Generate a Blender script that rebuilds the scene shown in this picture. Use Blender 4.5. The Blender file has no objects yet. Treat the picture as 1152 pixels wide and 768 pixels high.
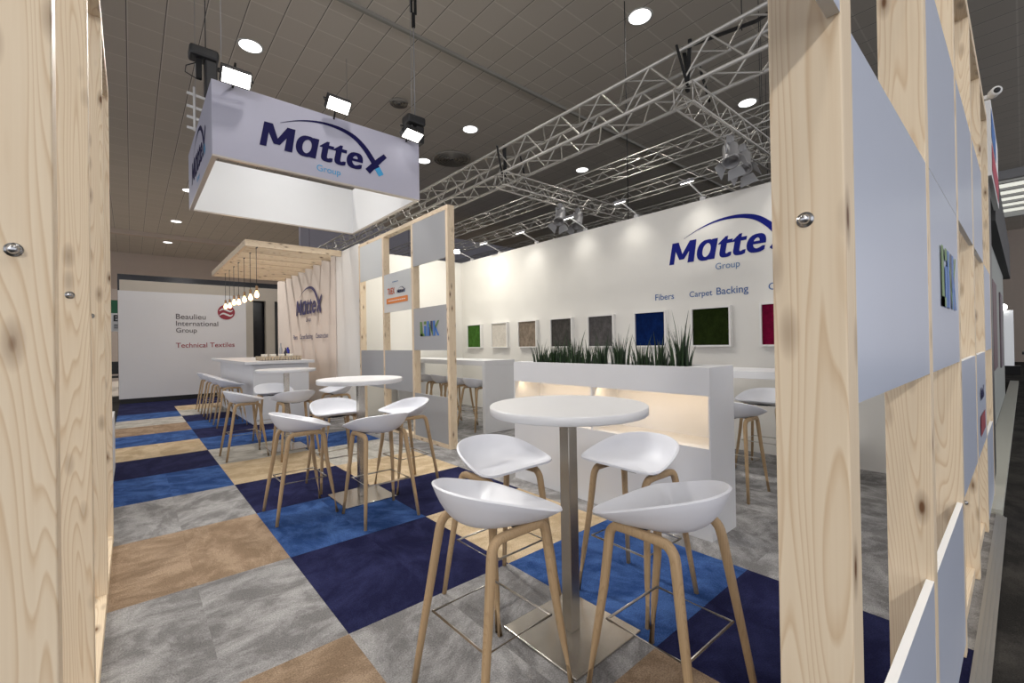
import bpy, bmesh, math, random
from mathutils import Vector, Matrix
random.seed(7)
S = bpy.context.scene
C = S.collection
D = bpy.data
PI = math.pi

# ------------------------------------------------------------------ camera
FPX, YAW, PITCH, ROLL, HC = 496.95, 0.71154, 0.004819, -0.016874, 1.40
cy, sy, cp, sp = math.cos(YAW), math.sin(YAW), math.cos(PITCH), math.sin(PITCH)
fw = Vector((sy*cp, cy*cp, sp)); r0 = Vector((cy, -sy, 0)); u0 = r0.cross(fw)
rt = r0*math.cos(ROLL) + u0*math.sin(ROLL); up = u0*math.cos(ROLL) - r0*math.sin(ROLL)
cam = D.objects.new('camera', D.cameras.new('camera')); C.objects.link(cam)
M = Matrix((rt, up, -fw)).transposed().to_4x4(); M.translation = (0, 0, HC)
cam.matrix_world = M
cam.data.sensor_width = 36; cam.data.lens = FPX*36/1152; cam.data.clip_start = 0.02; cam.data.clip_end = 200
S.camera = cam

# ------------------------------------------------------------------ world, exposure, main lights
S.view_settings.view_transform = 'Standard'; S.view_settings.look = 'None'
S.view_settings.gamma = 1; S.view_settings.use_curve_mapping = False
S.view_settings.exposure = 0.0
W = D.worlds.new('hall_air'); S.world = W; W.use_nodes = True
W.node_tree.nodes['Background'].inputs[0].default_value = (0.93, 0.94, 1.0, 1)
W.node_tree.nodes['Background'].inputs[1].default_value = 1.25

CEIL = 7.0
P_DOWN, P_FLOOD, P_WALL = 42, 190, 3
def light(name, kind, loc, power, color=(1, .95, .88), aim=None, **kw):
    l = D.lights.new(name, kind); l.energy = power; l.color = color
    for k, v in kw.items(): setattr(l, k, v)
    o = D.objects.new(name, l); C.objects.link(o); o.location = loc
    d = (Vector(aim) - Vector(loc)) if aim else Vector((0, 0, -1))
    o.rotation_euler = d.to_track_quat('-Z', 'Y').to_euler()
    return o
# downlights of the hall ceiling (X, Y); those in view get a fitting below
DOWN = [(1.73, 9.3), (6.7, 4.25), (6.75, 9.35), (11.15, 9.3), (11.1, 4.2), (6.8, 11.85), (9.4, 21.5),
        (1.7, 4.3), (-3.2, 4.3), (-3.2, 9.3), (1.7, -.8), (6.7, -.8), (-3.2, -.8), (1.7, 14.3), (1.6, 19.2), (1.55, 24.2), (1.5, 29.2), (6.7, 16.8)]
for x, y in ((-2.5, 21), (-2.5, 27), (5.5, 22), (5.5, 28)):
    light('far_hall_fill', 'AREA', (x, y, CEIL-.06), 75, (1, .93, .85), shape='DISK', size=.4)  # added lights without fittings, lift the dim far end of the hall
light('camera_side_fill', 'AREA', (-5.0, -3.0, 4.6), 150, (1, .97, .93), (.7, .6, 1.4), shape='RECTANGLE', size=.5, size_y=.3)  # added unseen fill behind the camera, brightens posts and stool fronts
for x, y in DOWN:
    light('downlight_beam', 'AREA', (x, y, CEIL-.06), P_DOWN*(2.2 if x < 3 and y > 12 else 1), (1, .95, .88), shape='DISK', size=.4, spread=2.0)

# ------------------------------------------------------------------ materials
def nm(name):
    m = D.materials.new(name); m.use_nodes = True
    nt = m.node_tree; b = nt.nodes['Principled BSDF']
    return m, nt, b
def N(nt, t, **kw):
    n = nt.nodes.new(t)
    for k, v in kw.items(): setattr(n, k, v)
    return n
def plain(name, col, rough=.5, metal=0, spec=.5, noise=.04, scale=6, bump=0):
    m, nt, b = nm(name)
    tc = N(nt, 'ShaderNodeTexCoord'); nz = N(nt, 'ShaderNodeTexNoise'); nz.inputs['Scale'].default_value = scale
    nz.inputs['Detail'].default_value = 4
    nt.links.new(tc.outputs['Object'], nz.inputs['Vector'])
    mx = N(nt, 'ShaderNodeMix', data_type='RGBA')
    mx.inputs[6].default_value = (*[c*(1-noise) for c in col], 1); mx.inputs[7].default_value = (*[min(1, c*(1+noise)) for c in col], 1)
    nt.links.new(nz.outputs['Fac'], mx.inputs[0]); nt.links.new(mx.outputs[2], b.inputs['Base Color'])
    b.inputs['Roughness'].default_value = rough; b.inputs['Metallic'].default_value = metal
    b.inputs['Specular IOR Level'].default_value = spec
    if bump:
        bp = N(nt, 'ShaderNodeBump'); bp.inputs['Strength'].default_value = bump; bp.inputs['Distance'].default_value = .004
        nt.links.new(nz.outputs['Fac'], bp.inputs['Height']); nt.links.new(bp.outputs[0], b.inputs['Normal'])
    return m
def emit(name, col, s):
    m, nt, b = nm(name)
    b.inputs['Base Color'].default_value = (*col, 1)
    b.inputs['Emission Color'].default_value = (*col, 1); b.inputs['Emission Strength'].default_value = s
    return m
def wood(name, axis, light_c, dark_c, rough=.55, knots=True, ring=1.0):
    m, nt, b = nm(name); L = nt.links.new
    tc = N(nt, 'ShaderNodeTexCoord'); oi = N(nt, 'ShaderNodeObjectInfo')
    sep = N(nt, 'ShaderNodeSeparateXYZ'); L(tc.outputs['Object'], sep.inputs[0])
    com = N(nt, 'ShaderNodeCombineXYZ')
    order = {'Z': (0, 1, 2), 'X': (1, 2, 0), 'Y': (0, 2, 1)}[axis]
    for i, k in enumerate(order): L(sep.outputs[k], com.inputs[i])
    rnd = N(nt, 'ShaderNodeVectorMath', operation='SCALE'); rnd.inputs[0].default_value = (7.3, 3.1, 11.7)
    L(oi.outputs['Random'], rnd.inputs['Scale'])
    add = N(nt, 'ShaderNodeVectorMath', operation='ADD'); L(com.outputs[0], add.inputs[0]); L(rnd.outputs[0], add.inputs[1])
    # growth rings: wave over stretched, warped coordinates
    mp = N(nt, 'ShaderNodeMapping'); mp.inputs['Scale'].default_value = (1, .8, .065); L(add.outputs[0], mp.inputs[0])
    nz = N(nt, 'ShaderNodeTexNoise'); nz.inputs['Scale'].default_value = 9; nz.inputs['Detail'].default_value = 1.5
    L(mp.outputs[0], nz.inputs['Vector'])
    mul = N(nt, 'ShaderNodeMath', operation='MULTIPLY'); mul.inputs[1].default_value = 34*ring; L(nz.outputs['Fac'], mul.inputs[0])
    fr = N(nt, 'ShaderNodeMath', operation='FRACT'); L(mul.outputs[0], fr.inputs[0])
    rp = N(nt, 'ShaderNodeValToRGB'); e = rp.color_ramp.elements
    e[0].position = 0; e[0].color = (0, 0, 0, 1); e[1].position = .62; e[1].color = (.22, .22, .22, 1)
    n2 = e.new(.88); n2.color = (1, 1, 1, 1); n3 = e.new(1.0); n3.color = (.05, .05, .05, 1)
    L(fr.outputs[0], rp.inputs[0])
    # fine fibre
    mp2 = N(nt, 'ShaderNodeMapping'); mp2.inputs['Scale'].default_value = (160, 160, 3); L(add.outputs[0], mp2.inputs[0])
    nf = N(nt, 'ShaderNodeTexNoise'); nf.inputs['Scale'].default_value = 1; nf.inputs['Detail'].default_value = 2; L(mp2.outputs[0], nf.inputs['Vector'])
    mm = N(nt, 'ShaderNodeMath', operation='MULTIPLY_ADD'); mm.inputs[1].default_value = .25; mm.inputs[2].default_value = -.12; L(nf.outputs['Fac'], mm.inputs[0])
    sm = N(nt, 'ShaderNodeMath', operation='MULTIPLY_ADD', use_clamp=True); sm.inputs[1].default_value = .52; L(rp.outputs[0], sm.inputs[0]); L(mm.outputs[0], sm.inputs[2])
    mx = N(nt, 'ShaderNodeMix', data_type='RGBA'); mx.inputs[6].default_value = (*light_c, 1); mx.inputs[7].default_value = (*dark_c, 1)
    L(sm.outputs[0], mx.inputs[0]); col = mx.outputs[2]
    if knots:
        mk = N(nt, 'ShaderNodeMapping'); mk.inputs['Scale'].default_value = (13, 13, 4.5); L(add.outputs[0], mk.inputs[0])
        vo = N(nt, 'ShaderNodeTexVoronoi'); vo.inputs['Scale'].default_value = 1; L(mk.outputs[0], vo.inputs['Vector'])
        kr = N(nt, 'ShaderNodeValToRGB'); k = kr.color_ramp.elements
        k[0].position = .06; k[0].color = (1, 1, 1, 1); k[1].position = .27; k[1].color = (0, 0, 0, 1); k3 = k.new(.12); k3.color = (.45, .45, .45, 1)
        L(vo.outputs['Distance'], kr.inputs[0])
        mz = N(nt, 'ShaderNodeMix', data_type='RGBA'); mz.inputs[7].default_value = (.17, .085, .04, 1)
        L(kr.outputs[0], mz.inputs[0]); L(col, mz.inputs[6]); col = mz.outputs[2]
    L(col, b.inputs['Base Color']); b.inputs['Roughness'].default_value = rough
    b.inputs['Specular IOR Level'].default_value = .3
    return m
def carpet(name, ca, cb, scale=3.0, contrast=(.43, .60), uv=False):
    m, nt, b = nm(name); L = nt.links.new
    tc = N(nt, 'ShaderNodeTexCoord'); src = tc.outputs['UV' if uv else 'Object']
    mp = N(nt, 'ShaderNodeMapping'); mp.inputs['Scale'].default_value = (1, 1.5, 1); mp.inputs['Rotation'].default_value = (0, 0, .5)
    L(src, mp.inputs[0])
    nz = N(nt, 'ShaderNodeTexNoise'); nz.inputs['Scale'].default_value = scale; nz.inputs['Detail'].default_value = 9; nz.inputs['Roughness'].default_value = .72
    nz.inputs['Distortion'].default_value = .4
    L(mp.outputs[0], nz.inputs['Vector'])
    rp = N(nt, 'ShaderNodeValToRGB'); e = rp.color_ramp.elements
    e[0].position, e[1].position = contrast; e[0].color = (*ca, 1); e[1].color = (*cb, 1)
    L(nz.outputs['Fac'], rp.inputs[0])
    fz = N(nt, 'ShaderNodeTexNoise'); fz.inputs['Scale'].default_value = 150; fz.inputs['Detail'].default_value = 3
    L(tc.outputs['Object'], fz.inputs['Vector'])
    f2 = N(nt, 'ShaderNodeMapRange'); f2.inputs[1].default_value = .3; f2.inputs[2].default_value = .7; f2.inputs[3].default_value = .7; f2.inputs[4].default_value = 1.3
    L(fz.outputs['Fac'], f2.inputs[0])
    mx = N(nt, 'ShaderNodeVectorMath', operation='SCALE'); L(rp.outputs[0], mx.inputs[0]); L(f2.outputs[0], mx.inputs['Scale'])
    L(mx.outputs[0], b.inputs['Base Color'])
    bp = N(nt, 'ShaderNodeBump'); bp.inputs['Strength'].default_value = .5; bp.inputs['Distance'].default_value = .006
    L(fz.outputs['Fac'], bp.inputs['Height']); L(bp.outputs[0], b.inputs['Normal'])
    b.inputs['Roughness'].default_value = .95; b.inputs['Specular IOR Level'].default_value = .1
    return m

PINE_L, PINE_D = (.83, .695, .515), (.58, .385, .205)
pine = {a: wood('pine_'+a, a, PINE_L, PINE_D) for a in 'XYZ'}
oak = wood('oak', 'Z', (.47, .33, .19), (.34, .225, .12), .45, False, 1.4)
white_paint = plain('white_laminate', (.72, .725, .745), .35, noise=.015)
wall_white = plain('white_wall', (.80, .785, .745), .6, noise=.02, scale=2)
booth_white = plain('white_panel_wall', (.70, .70, .715), .5, noise=.015, scale=2)
sign_shaded = plain('sign_face_shaded', (.43, .43, .53), .5, noise=.015)  # white face tinted lavender-grey, the shade on it put into the colour
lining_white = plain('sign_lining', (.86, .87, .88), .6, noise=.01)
panel_grey = plain('satin_panel', (.60, .655, .79), .28, noise=.02, scale=3)
panel_edge = plain('panel_edge', (.84, .84, .84), .5, noise=.02)
seat_white = plain('seat_shell', (.73, .745, .80), .38, noise=.01)
steel = plain('brushed_steel', (.55, .52, .47), .27, 1, noise=.08, scale=40)
wire_steel = plain('wire_steel', (.60, .57, .52), .3, 1)
alu = plain('truss_aluminium', (.52, .505, .475), .42, .7, noise=.06)
zinc = plain('zinc_bolt', (.55, .56, .58), .28, 1)
black = plain('black_housing', (.018, .018, .02), .5)
black_soft = plain('black_strap', (.012, .012, .013), .9)
grey_metal = plain('grey_fitting', (.34, .34, .35), .45, .3)
fabric = plain('taupe_fabric', (.58, .515, .465), .9, noise=.04, scale=40, spec=.1)
navy_ink = plain('navy_ink', (.007, .006, .062), .6, spec=.15)
navy_wall = plain('navy_blue_ink', (.008, .014, .20), .6, spec=.15)
dark_ink = plain('dark_purple_ink', (.04, .035, .13), .6)
sky_ink = plain('sky_ink', (.05, .33, .62), .45)
group_ink = plain('group_ink', (.08, .20, .42), .5)
grey_ink = plain('grey_ink', (.10, .09, .10), .5)
red_ink = plain('red_ink', (.30, .03, .05), .5)
text_white = plain('white_ink', (.8, .8, .8), .5)
led_white = emit('lamp_white', (1, .97, .9), 9)
led_down = emit('downlight_lens', (1, .98, .95), 3.0)
bulb_glow = emit('bulb_glow', (1, .60, .27), 6)
led_warm = emit('led_strip', (1, .78, .45), 5)
def ceiling_mat():
    m, nt, b = nm('ceiling_tiles'); L = nt.links.new
    tc = N(nt, 'ShaderNodeTexCoord')
    br = N(nt, 'ShaderNodeTexBrick'); br.offset = 0; br.squash = 1
    br.inputs['Scale'].default_value = 1; br.inputs['Brick Width'].default_value = .505; br.inputs['Row Height'].default_value = .62
    br.inputs['Mortar Size'].default_value = .014; br.inputs['Mortar Smooth'].default_value = .25
    br.inputs['Color1'].default_value = (.47, .43, .37, 1); br.inputs['Color2'].default_value = (.50, .455, .395, 1)
    br.inputs['Mortar'].default_value = (.58, .54, .475, 1)
    L(tc.outputs['Object'], br.inputs['Vector'])
    b2 = N(nt, 'ShaderNodeTexBrick'); b2.offset = 0
    b2.inputs['Scale'].default_value = 1; b2.inputs['Brick Width'].default_value = .505; b2.inputs['Row Height'].default_value = 400
    b2.inputs['Mortar Size'].default_value = .007; b2.inputs['Mortar Smooth'].default_value = .1
    mp = N(nt, 'ShaderNodeMapping'); mp.inputs['Location'].default_value = (.012, 100, 0); L(tc.outputs['Object'], mp.inputs[0]); L(mp.outputs[0], b2.inputs['Vector'])
    mx = N(nt, 'ShaderNodeMix', data_type='RGBA'); L(b2.outputs['Fac'], mx.inputs[0]); L(br.outputs['Color'], mx.inputs[6]); mx.inputs[7].default_value = (.11, .10, .09, 1)
    L(mx.outputs[2], b.inputs['Base Color']); b.inputs['Roughness'].default_value = .6
    return m
ceil_mat = ceiling_mat()
navyC = carpet('carpet_navy', (.010, .011, .045), (.020, .023, .075), uv=True)
blueC = carpet('carpet_blue', (.020, .055, .18), (.055, .12, .32), uv=True)
greyC = carpet('carpet_grey', (.19, .185, .185), (.36, .355, .355), uv=True)
lightC = carpet('carpet_pale_grey', (.33, .32, .29), (.50, .48, .44), uv=True)
tanC = carpet('carpet_tan', (.235, .165, .11), (.36, .265, .185), uv=True)
beigeC = carpet('carpet_beige', (.42, .32, .20), (.58, .46, .31), uv=True)
aisle_mat = carpet('dark_aisle_floor', (.018, .017, .016), (.045, .042, .038), 1.4)

# ------------------------------------------------------------------ mesh helpers
def bx(bm, x0, x1, y0, y1, z0, z1, mi=0):
    v = [bm.verts.new((x, y, z)) for z in (z0, z1) for y in (y0, y1) for x in (x0, x1)]
    for f in ((0, 2, 3, 1), (4, 5, 7, 6), (0, 1, 5, 4), (1, 3, 7, 5), (3, 2, 6, 7), (2, 0, 4, 6)):
        bm.faces.new([v[i] for i in f]).material_index = mi
def box(*a): bm = bmesh.new(); bx(bm, *a); return bm
def tube(bm, pts, r, n=8, closed=False, mi=0, caps=True):
    """round (or per-point radius) tube along a polyline"""
    pts = [Vector(p) for p in pts]; k = len(pts)
    rr = r if isinstance(r, (list, tuple)) else [r]*k
    rings = []; prev = None
    for i, p in enumerate(pts):
        a = pts[i-1] if (i > 0 or closed) else p; c = pts[(i+1) % k] if (i < k-1 or closed) else p
        t = (c-a).normalized() if (c-a).length > 1e-9 else Vector((0, 0, 1))
        if prev is None:
            h = Vector((0, 0, 1)) if abs(t.z) < .9 else Vector((1, 0, 0)); n1 = t.cross(h).normalized()
        else:
            n1 = (prev - t*prev.dot(t)).normalized()
        prev = n1; n2 = t.cross(n1)
        rings.append([bm.verts.new(p + (n1*math.cos(2*PI*j/n) + n2*math.sin(2*PI*j/n))*rr[i]) for j in range(n)])
    for i in range(k if closed else k-1):
        A, B = rings[i], rings[(i+1) % k]
        for j in range(n):
            f = bm.faces.new((A[j], A[(j+1) % n], B[(j+1) % n], B[j])); f.smooth = True; f.material_index = mi
    if caps and not closed:
        bm.faces.new(rings[0][::-1]).material_index = mi; bm.faces.new(rings[-1]).material_index = mi
def rod(p, q, r, n=8): bm = bmesh.new(); tube(bm, [p, q], r, n); return bm
def lathe(bm, prof, o=(0, 0, 0), axis=(0, 0, 1), n=32, mi=0):
    o = Vector(o); ax = Vector(axis).normalized()
    h = Vector((1, 0, 0)) if abs(ax.x) < .9 else Vector((0, 1, 0)); e1 = ax.cross(h).normalized(); e2 = ax.cross(e1)
    rings = []
    for r, z in prof:
        if r < 1e-6: rings.append([bm.verts.new(o+ax*z)])
        else: rings.append([bm.verts.new(o+ax*z+(e1*math.cos(2*PI*j/n)+e2*math.sin(2*PI*j/n))*r) for j in range(n)])
    for A, B in zip(rings, rings[1:]):
        for j in range(n):
            a, b_, c, d = A[j % len(A)], A[(j+1) % len(A)], B[(j+1) % len(B)], B[j % len(B)]
            vs = []
            for v in (a, b_, c, d):
                if v not in vs: vs.append(v)
            if len(vs) > 2:
                f = bm.faces.new(vs); f.material_index = mi; f.smooth = True
def lat(prof, o=(0, 0, 0), axis=(0, 0, 1), n=32): bm = bmesh.new(); lathe(bm, prof, o, axis, n); return bm

def obj(name, bm, mat, parent=None, bevel=0, smooth=None):
    me = D.meshes.new(name)
    base = Vector((0, 0, 0))
    if parent is not None:
        p = parent
        while p is not None: base += p.location; p = p.parent
    bmesh.ops.translate(bm, verts=bm.verts, vec=-base)
    bmesh.ops.recalc_face_normals(bm, faces=bm.faces)
    bm.to_mesh(me); bm.free()
    for m in (mat if isinstance(mat, (list, tuple)) else [mat]): me.materials.append(m)
    o = D.objects.new(name, me); C.objects.link(o)
    if parent is not None: o.parent = parent
    if bevel:
        b = o.modifiers.new('edge', 'BEVEL'); b.width = bevel; b.segments = 2; b.limit_method = 'ANGLE'; b.angle_limit = .7
    if smooth: me.shade_smooth()
    return o
def tag(o, label, cat, group=None):
    o['label'] = label; o['category'] = cat
    if group: o['group'] = group
    return o
def thing(name, label, cat, loc=(0, 0, 0), group=None):
    o = D.objects.new(name, None); C.objects.link(o); o.location = loc; o.empty_display_size = .1
    return tag(o, label, cat, group)
def struct(name, bm, mat, parent=None, bevel=0):
    o = obj(name, bm, mat, parent, bevel)
    if parent is None: o['kind'] = 'structure'
    return o
def dup(root, loc, rot, label, group=None):
    r = root.copy(); C.objects.link(r); r.location = loc; r.rotation_euler = (0, 0, rot); r['label'] = label
    if group: r['group'] = group
    for ch in list(root.children):
        c = ch.copy(); C.objects.link(c); c.parent = r
        for g in list(ch.children):
            d = g.copy(); C.objects.link(d); d.parent = c
    return r

# ------------------------------------------------------------------ lettering
def text_bm(txt, width, height=None, bold=0.0, shear=0.0, depth=.0008, spacing=1.0, heavy=0):
    """lettering as a mesh; lower left of its outline at (0,0), scaled to width (and cap height)"""
    cu = D.curves.new('lettering', 'FONT'); cu.body = txt; cu.size = 1; cu.offset = bold; cu.shear = shear; cu.space_character = spacing
    cu.resolution_u = 6; cu.extrude = .002
    o = D.objects.new('lettering', cu); C.objects.link(o)
    dg = bpy.context.evaluated_depsgraph_get(); dg.update()
    me = D.meshes.new_from_object(o.evaluated_get(dg)); D.objects.remove(o)
    bm = bmesh.new()
    for k in range(heavy+1):
        n0 = len(bm.verts); bm.from_mesh(me); bm.verts.ensure_lookup_table()
        for v in bm.verts[n0:]: v.co.x += .02*k; v.co.z = depth+.0005*k if v.co.z > 0 else -.0002*k
    D.meshes.remove(me)
    x0 = min(v.co.x for v in bm.verts); x1 = max(v.co.x for v in bm.verts); y1 = max(v.co.y for v in bm.verts)
    s = width/(x1-x0); t = height/y1 if height else s
    for v in bm.verts: v.co = Vector(((v.co.x-x0)*s, v.co.y*t, v.co.z))
    return bm
def place(bm, origin, ex, ez, dx=0, dz=0, off=.003):
    ex, ez = Vector(ex), Vector(ez); nrm = ex.cross(ez)
    for v in bm.verts:
        p = v.co.copy(); v.co = Vector(origin) + ex*(p.x+dx) + ez*(p.y+dz) + nrm*(p.z+off)
    return bm
def strip(pts, depth=.0008):
    """ribbon polygon from (x, y, width)"""
    bm = bmesh.new(); P = []
    for i, (x, y, w) in enumerate(pts):
        a = pts[max(0, i-1)]; b = pts[min(len(pts)-1, i+1)]
        d = Vector((b[0]-a[0], b[1]-a[1], 0)).normalized(); n = Vector((-d.y, d.x, 0))
        P.append((Vector((x, y, depth))+n*w/2, Vector((x, y, depth))-n*w/2))
    V = [(bm.verts.new(a), bm.verts.new(b)) for a, b in P]
    for A, B in zip(V, V[1:]): bm.faces.new((A[0], A[1], B[1], B[0]))
    ext = bmesh.ops.extrude_face_region(bm, geom=bm.faces[:])
    for e in ext['geom']:
        if isinstance(e, bmesh.types.BMVert): e.co.z = 0
    return bm
def smooth_pts(pts, n=6):
    out = []
    for i in range(len(pts)-1):
        p0 = pts[max(0, i-1)]; p1 = pts[i]; p2 = pts[i+1]; p3 = pts[min(len(pts)-1, i+2)]
        for k in range(n):
            t = k/n
            out.append(tuple(.5*(2*b+(c-a)*t+(2*a-5*b+4*c-d)*t*t+(-a+3*b-3*c+d)*t**3) for a, b, c, d in zip(p0, p1, p2, p3)))
    out.append(pts[-1]); return out
def polys(lst, depth=.0008):
    bm = bmesh.new()
    for pts, mi in lst:
        lo = [bm.verts.new((x, y, 0)) for x, y in pts]; hi = [bm.verts.new((x, y, depth)) for x, y in pts]
        k = len(pts); bm.faces.new(hi).material_index = mi; bm.faces.new(lo[::-1]).material_index = mi
        for i in range(k): bm.faces.new((lo[i], lo[(i+1) % k], hi[(i+1) % k], hi[i])).material_index = mi
    return bm
def logo(parent, o, ex, s, ink, gink, tail, group=True):
    """the two-colour exhibitor lettering with its arc; o = foot of the M, s = size (1 = M of 0.29 m)"""
    ez = (0, 0, 1); out = []
    def put(name, bm, mat, dx=0, dz=0, off=.003):
        for v in bm.verts: v.co.x *= s; v.co.y *= s
        out.append(obj(name, place(bm, o, ex, ez, dx*s, dz*s, off), mat, parent))
    big = [([(0, 0), (.072, 0), (.122, .297), (.055, .297)], .0008), ([(.055, .297), (.150, .297), (.222, .055), (.152, .055)], .0013),
           ([(.152, .055), (.222, .055), (.405, .297), (.312, .297)], .0018), ([(.272, 0), (.362, 0), (.405, .297), (.325, .297)], .0023)]
    bm = bmesh.new()
    for p, d in big:
        lo = [bm.verts.new((x, y, 0)) for x, y in p]; hi = [bm.verts.new((x, y, d)) for x, y in p]
        bm.faces.new(hi); bm.faces.new(lo[::-1])
        for i in range(4): bm.faces.new((lo[i], lo[(i+1) % 4], hi[(i+1) % 4], hi[i]))
    put('lettering', bm, ink)
    put('lettering', text_bm('\u0251tte', .865, .265, .008, .20, spacing=1.08, heavy=3), ink, dx=.405)
    sw = [(.23, .335, .003), (.45, .428, .012), (.70, .485, .027), (.95, .483, .045), (1.15, .425, .062), (1.30, .31, .072), (1.41, .17, .080), (1.475, .08, .085)]
    put('arc', strip(smooth_pts(sw)), ink, off=.0034)
    put('letter_tail', strip([(1.475, .08, .085), (1.535, -.012, .085)]), tail, off=.0034)
    put('letter_stroke', strip([(1.335, 0, .085), (1.40, .075, .08), (1.50, .185, .075), (1.60, .285, .06)]), ink, off=.0030)
    if group: put('small_lettering', text_bm('Group', .305), gink, .655, -.15)
    return out
link_green = plain('link_green', (.10, .22, .035), .4); link_blue = plain('link_blue', (.03, .16, .50), .4); link_dark = plain('link_dark', (.012, .03, .11), .4)
def link_logo(parent, o, ex, w, h):
    L = [([(0, 0), (.15, 0), (.10, 1), (0, 1)], 0), ([(.0, 0), (.24, 0), (.24, .16), (.0, .16)], 0), ([(.24, 0), (.33, 0), (.33, .70), (.21, .70), (.21, .16), (.24, .16)], 1), ([(.21, .80), (.33, .80), (.33, 1), (.21, 1)], 0),
         ([(.37, 0), (.48, 0), (.48, 1), (.37, 1)], 1), ([(.48, .72), (.48, 1), (.66, .28), (.66, 0)], 0), ([(.60, .35), (.66, .28), (.66, 1), (.56, 1), (.56, .68)], 2), ([(.69, 0), (.79, 0), (.79, 1), (.69, 1)], 1),
         ([(.79, .42), (.79, .62), (.92, 1), (1.0, 1)], 0), ([(.79, .62), (.84, .55), (1.0, 0), (.90, 0), (.79, .42)], 1), ([(.48, 0), (.56, 0), (.52, .55), (.48, .62)], 2)]
    bm = polys([([(x*w, y*h) for x, y in p], m) for p, m in L])
    return obj('lettering', place(bm, o, ex, (0, 0, 1)), [link_green, link_blue, link_dark], parent)

# ================================================================== SETTING
# carpet: tiles 0.51 x 1.05 laid in bands
bm = bmesh.new(); uvl = bm.loops.layers.uv.new('pile'); mats = [navyC, blueC, greyC, lightC, tanC, beigeC]; n_, b_, g_, l_, t_, e_ = range(6)
Y0, DY = .075, 1.047
colA = [g_, t_, g_, t_, g_, b_, n_, e_, b_, t_, l_, b_, n_, n_, n_]
colB = [t_, g_, n_, b_, n_, e_, l_, b_, n_, b_, n_, l_, e_, n_, n_]
colC = [n_, b_, e_, n_, e_, l_, b_, g_, n_, e_, g_, b_, n_, n_, n_]
def tile(x0, x1, y0, y1, mi):
    v = [bm.verts.new(p) for p in ((x0, y0, 0), (x1, y0, 0), (x1, y1, 0), (x0, y1, 0))]; f = bm.faces.new(v); f.material_index = mi
    a = random.choice((0, .7, 1.6, 2.4)); ox, oy = random.uniform(0, 60), random.uniform(0, 60)
    for lp in f.loops:
        x, y = lp.vert.co.x-x0, lp.vert.co.y-y0
        lp[uvl].uv = (x*math.cos(a)-y*math.sin(a)+ox, x*math.sin(a)+y*math.cos(a)+oy)
for i in range(15):
    ya, yb = Y0+DY*i, Y0+DY*(i+1)
    ya = max(ya, .16)
    for x0, x1, col in ((-.24, .282, colA), (.282, .79, colA), (.79, 1.30, colB), (1.30, 1.81, colB), (1.81, 2.32, colC), (2.32, 2.83, colC)):
        tile(x0, x1, ya, yb, col[i])
    for k in range(6): tile(2.83+.52*k, 2.83+.52*(k+1), ya, yb, g_)
struct('floor', bm, mats)
struct('floor_hall', box(-14, 36, -9, 34, -.12, -.02), aisle_mat)
struct('ceiling', box(-14, 36, -9, 34, CEIL, CEIL+.2), ceil_mat)
hall_brown = plain('hall_wall', (.50, .42, .36), .8)
struct('floor_far_bounce', box(-6, 16, 18.2, 33.5, -.02, .0), plain('pale_bounce_floor', (.45, .40, .35), .9))  # pale floor added to bounce light up into the far hall
struct('wall_far', box(-14, 36, 33.6, 34, -.02, CEIL), hall_brown)
struct('wall_hall_right', box(35.6, 36, -9, 34, -.02, CEIL), hall_brown)
# ceiling service track running across the hall, and a second one
struct('trim_1', box(-10, 34, 7.05, 7.11, CEIL-.06, CEIL), plain('track_grey', (.26, .25, .22), .5))
struct('trim_2', box(-10, 34, 27.2, 27.5, CEIL-.2, CEIL), hall_brown)
# white walls of the stand
struct('wall_right', box(5.87, 5.95, .30, 8.66, 0, 3.30), wall_white)
struct('wall_back', box(3.30, 5.87, 8.58, 8.66, 0, 3.30), wall_white)
bm = box(3.21, 3.30, 8.05, 9.23, 0, 3.30); struct('wall_storage', bm, wall_white)
struct('wall_hall_mid', box(4.5, 17, 16.4, 16.6, -.02, 6.1), plain('lavender_grey_wall', (.40, .39, .45), .8))
# stretched fabric wall beside the bar, gently rippled
bm = bmesh.new(); ny = 120
cols = []
for i in range(ny+1):
    y = 9.23 + (14.0-9.23)*i/ny
    xo = 3.195 + .0022*math.sin(y*6) + .0016*math.sin(y*14+1)
    cols.append([bm.verts.new((xo, y, 0)), bm.verts.new((xo+.004*math.sin(y*5), y, 3.28)), bm.verts.new((3.27, y, 3.28)), bm.verts.new((3.27, y, 0))])
for A, B in zip(cols, cols[1:]):
    for a, b in ((0, 1), (1, 2), (2, 3)): bm.faces.new((A[a], B[a], B[b], A[b])).smooth = (a == 0)
bm.faces.new(cols[0][::-1]); bm.faces.new(cols[-1])
struct('wall_fabric', bm, fabric)
# booth-front wall at the far end of the carpet
struct('wall_end', box(-.25, 2.62, 15.25, 15.45, .13, 2.95), booth_white)
struct('baseboard_end', box(-.22, 2.55, 15.33, 15.44, -.02, .14), black)
# portal behind it: cream frame round a black opening
cream = plain('cream_frame', (.58, .52, .44), .6)
bm = bmesh.new(); bx(bm, -.25, 4.2, 17.5, 17.75, 3.05, 3.5); bx(bm, 2.95, 3.22, 17.5, 17.75, -.02, 3.05); bx(bm, 3.62, 3.9, 17.5, 17.75, -.02, 3.05); bx(bm, -.25, .0, 17.5, 17.75, -.02, 3.05)
struct('wall_portal', bm, cream)
struct('wall_portal_inner', box(-.3, 4.6, 17.9, 18.0, -.02, 3.72), plain('glossy_black', (.015, .015, .02), .18))
struct('wall_dark', box(3.9, 5.6, 17.8, 17.88, -.02, 3.3), plain('dark_grey_wall', (.10, .105, .11), .7))

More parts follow.
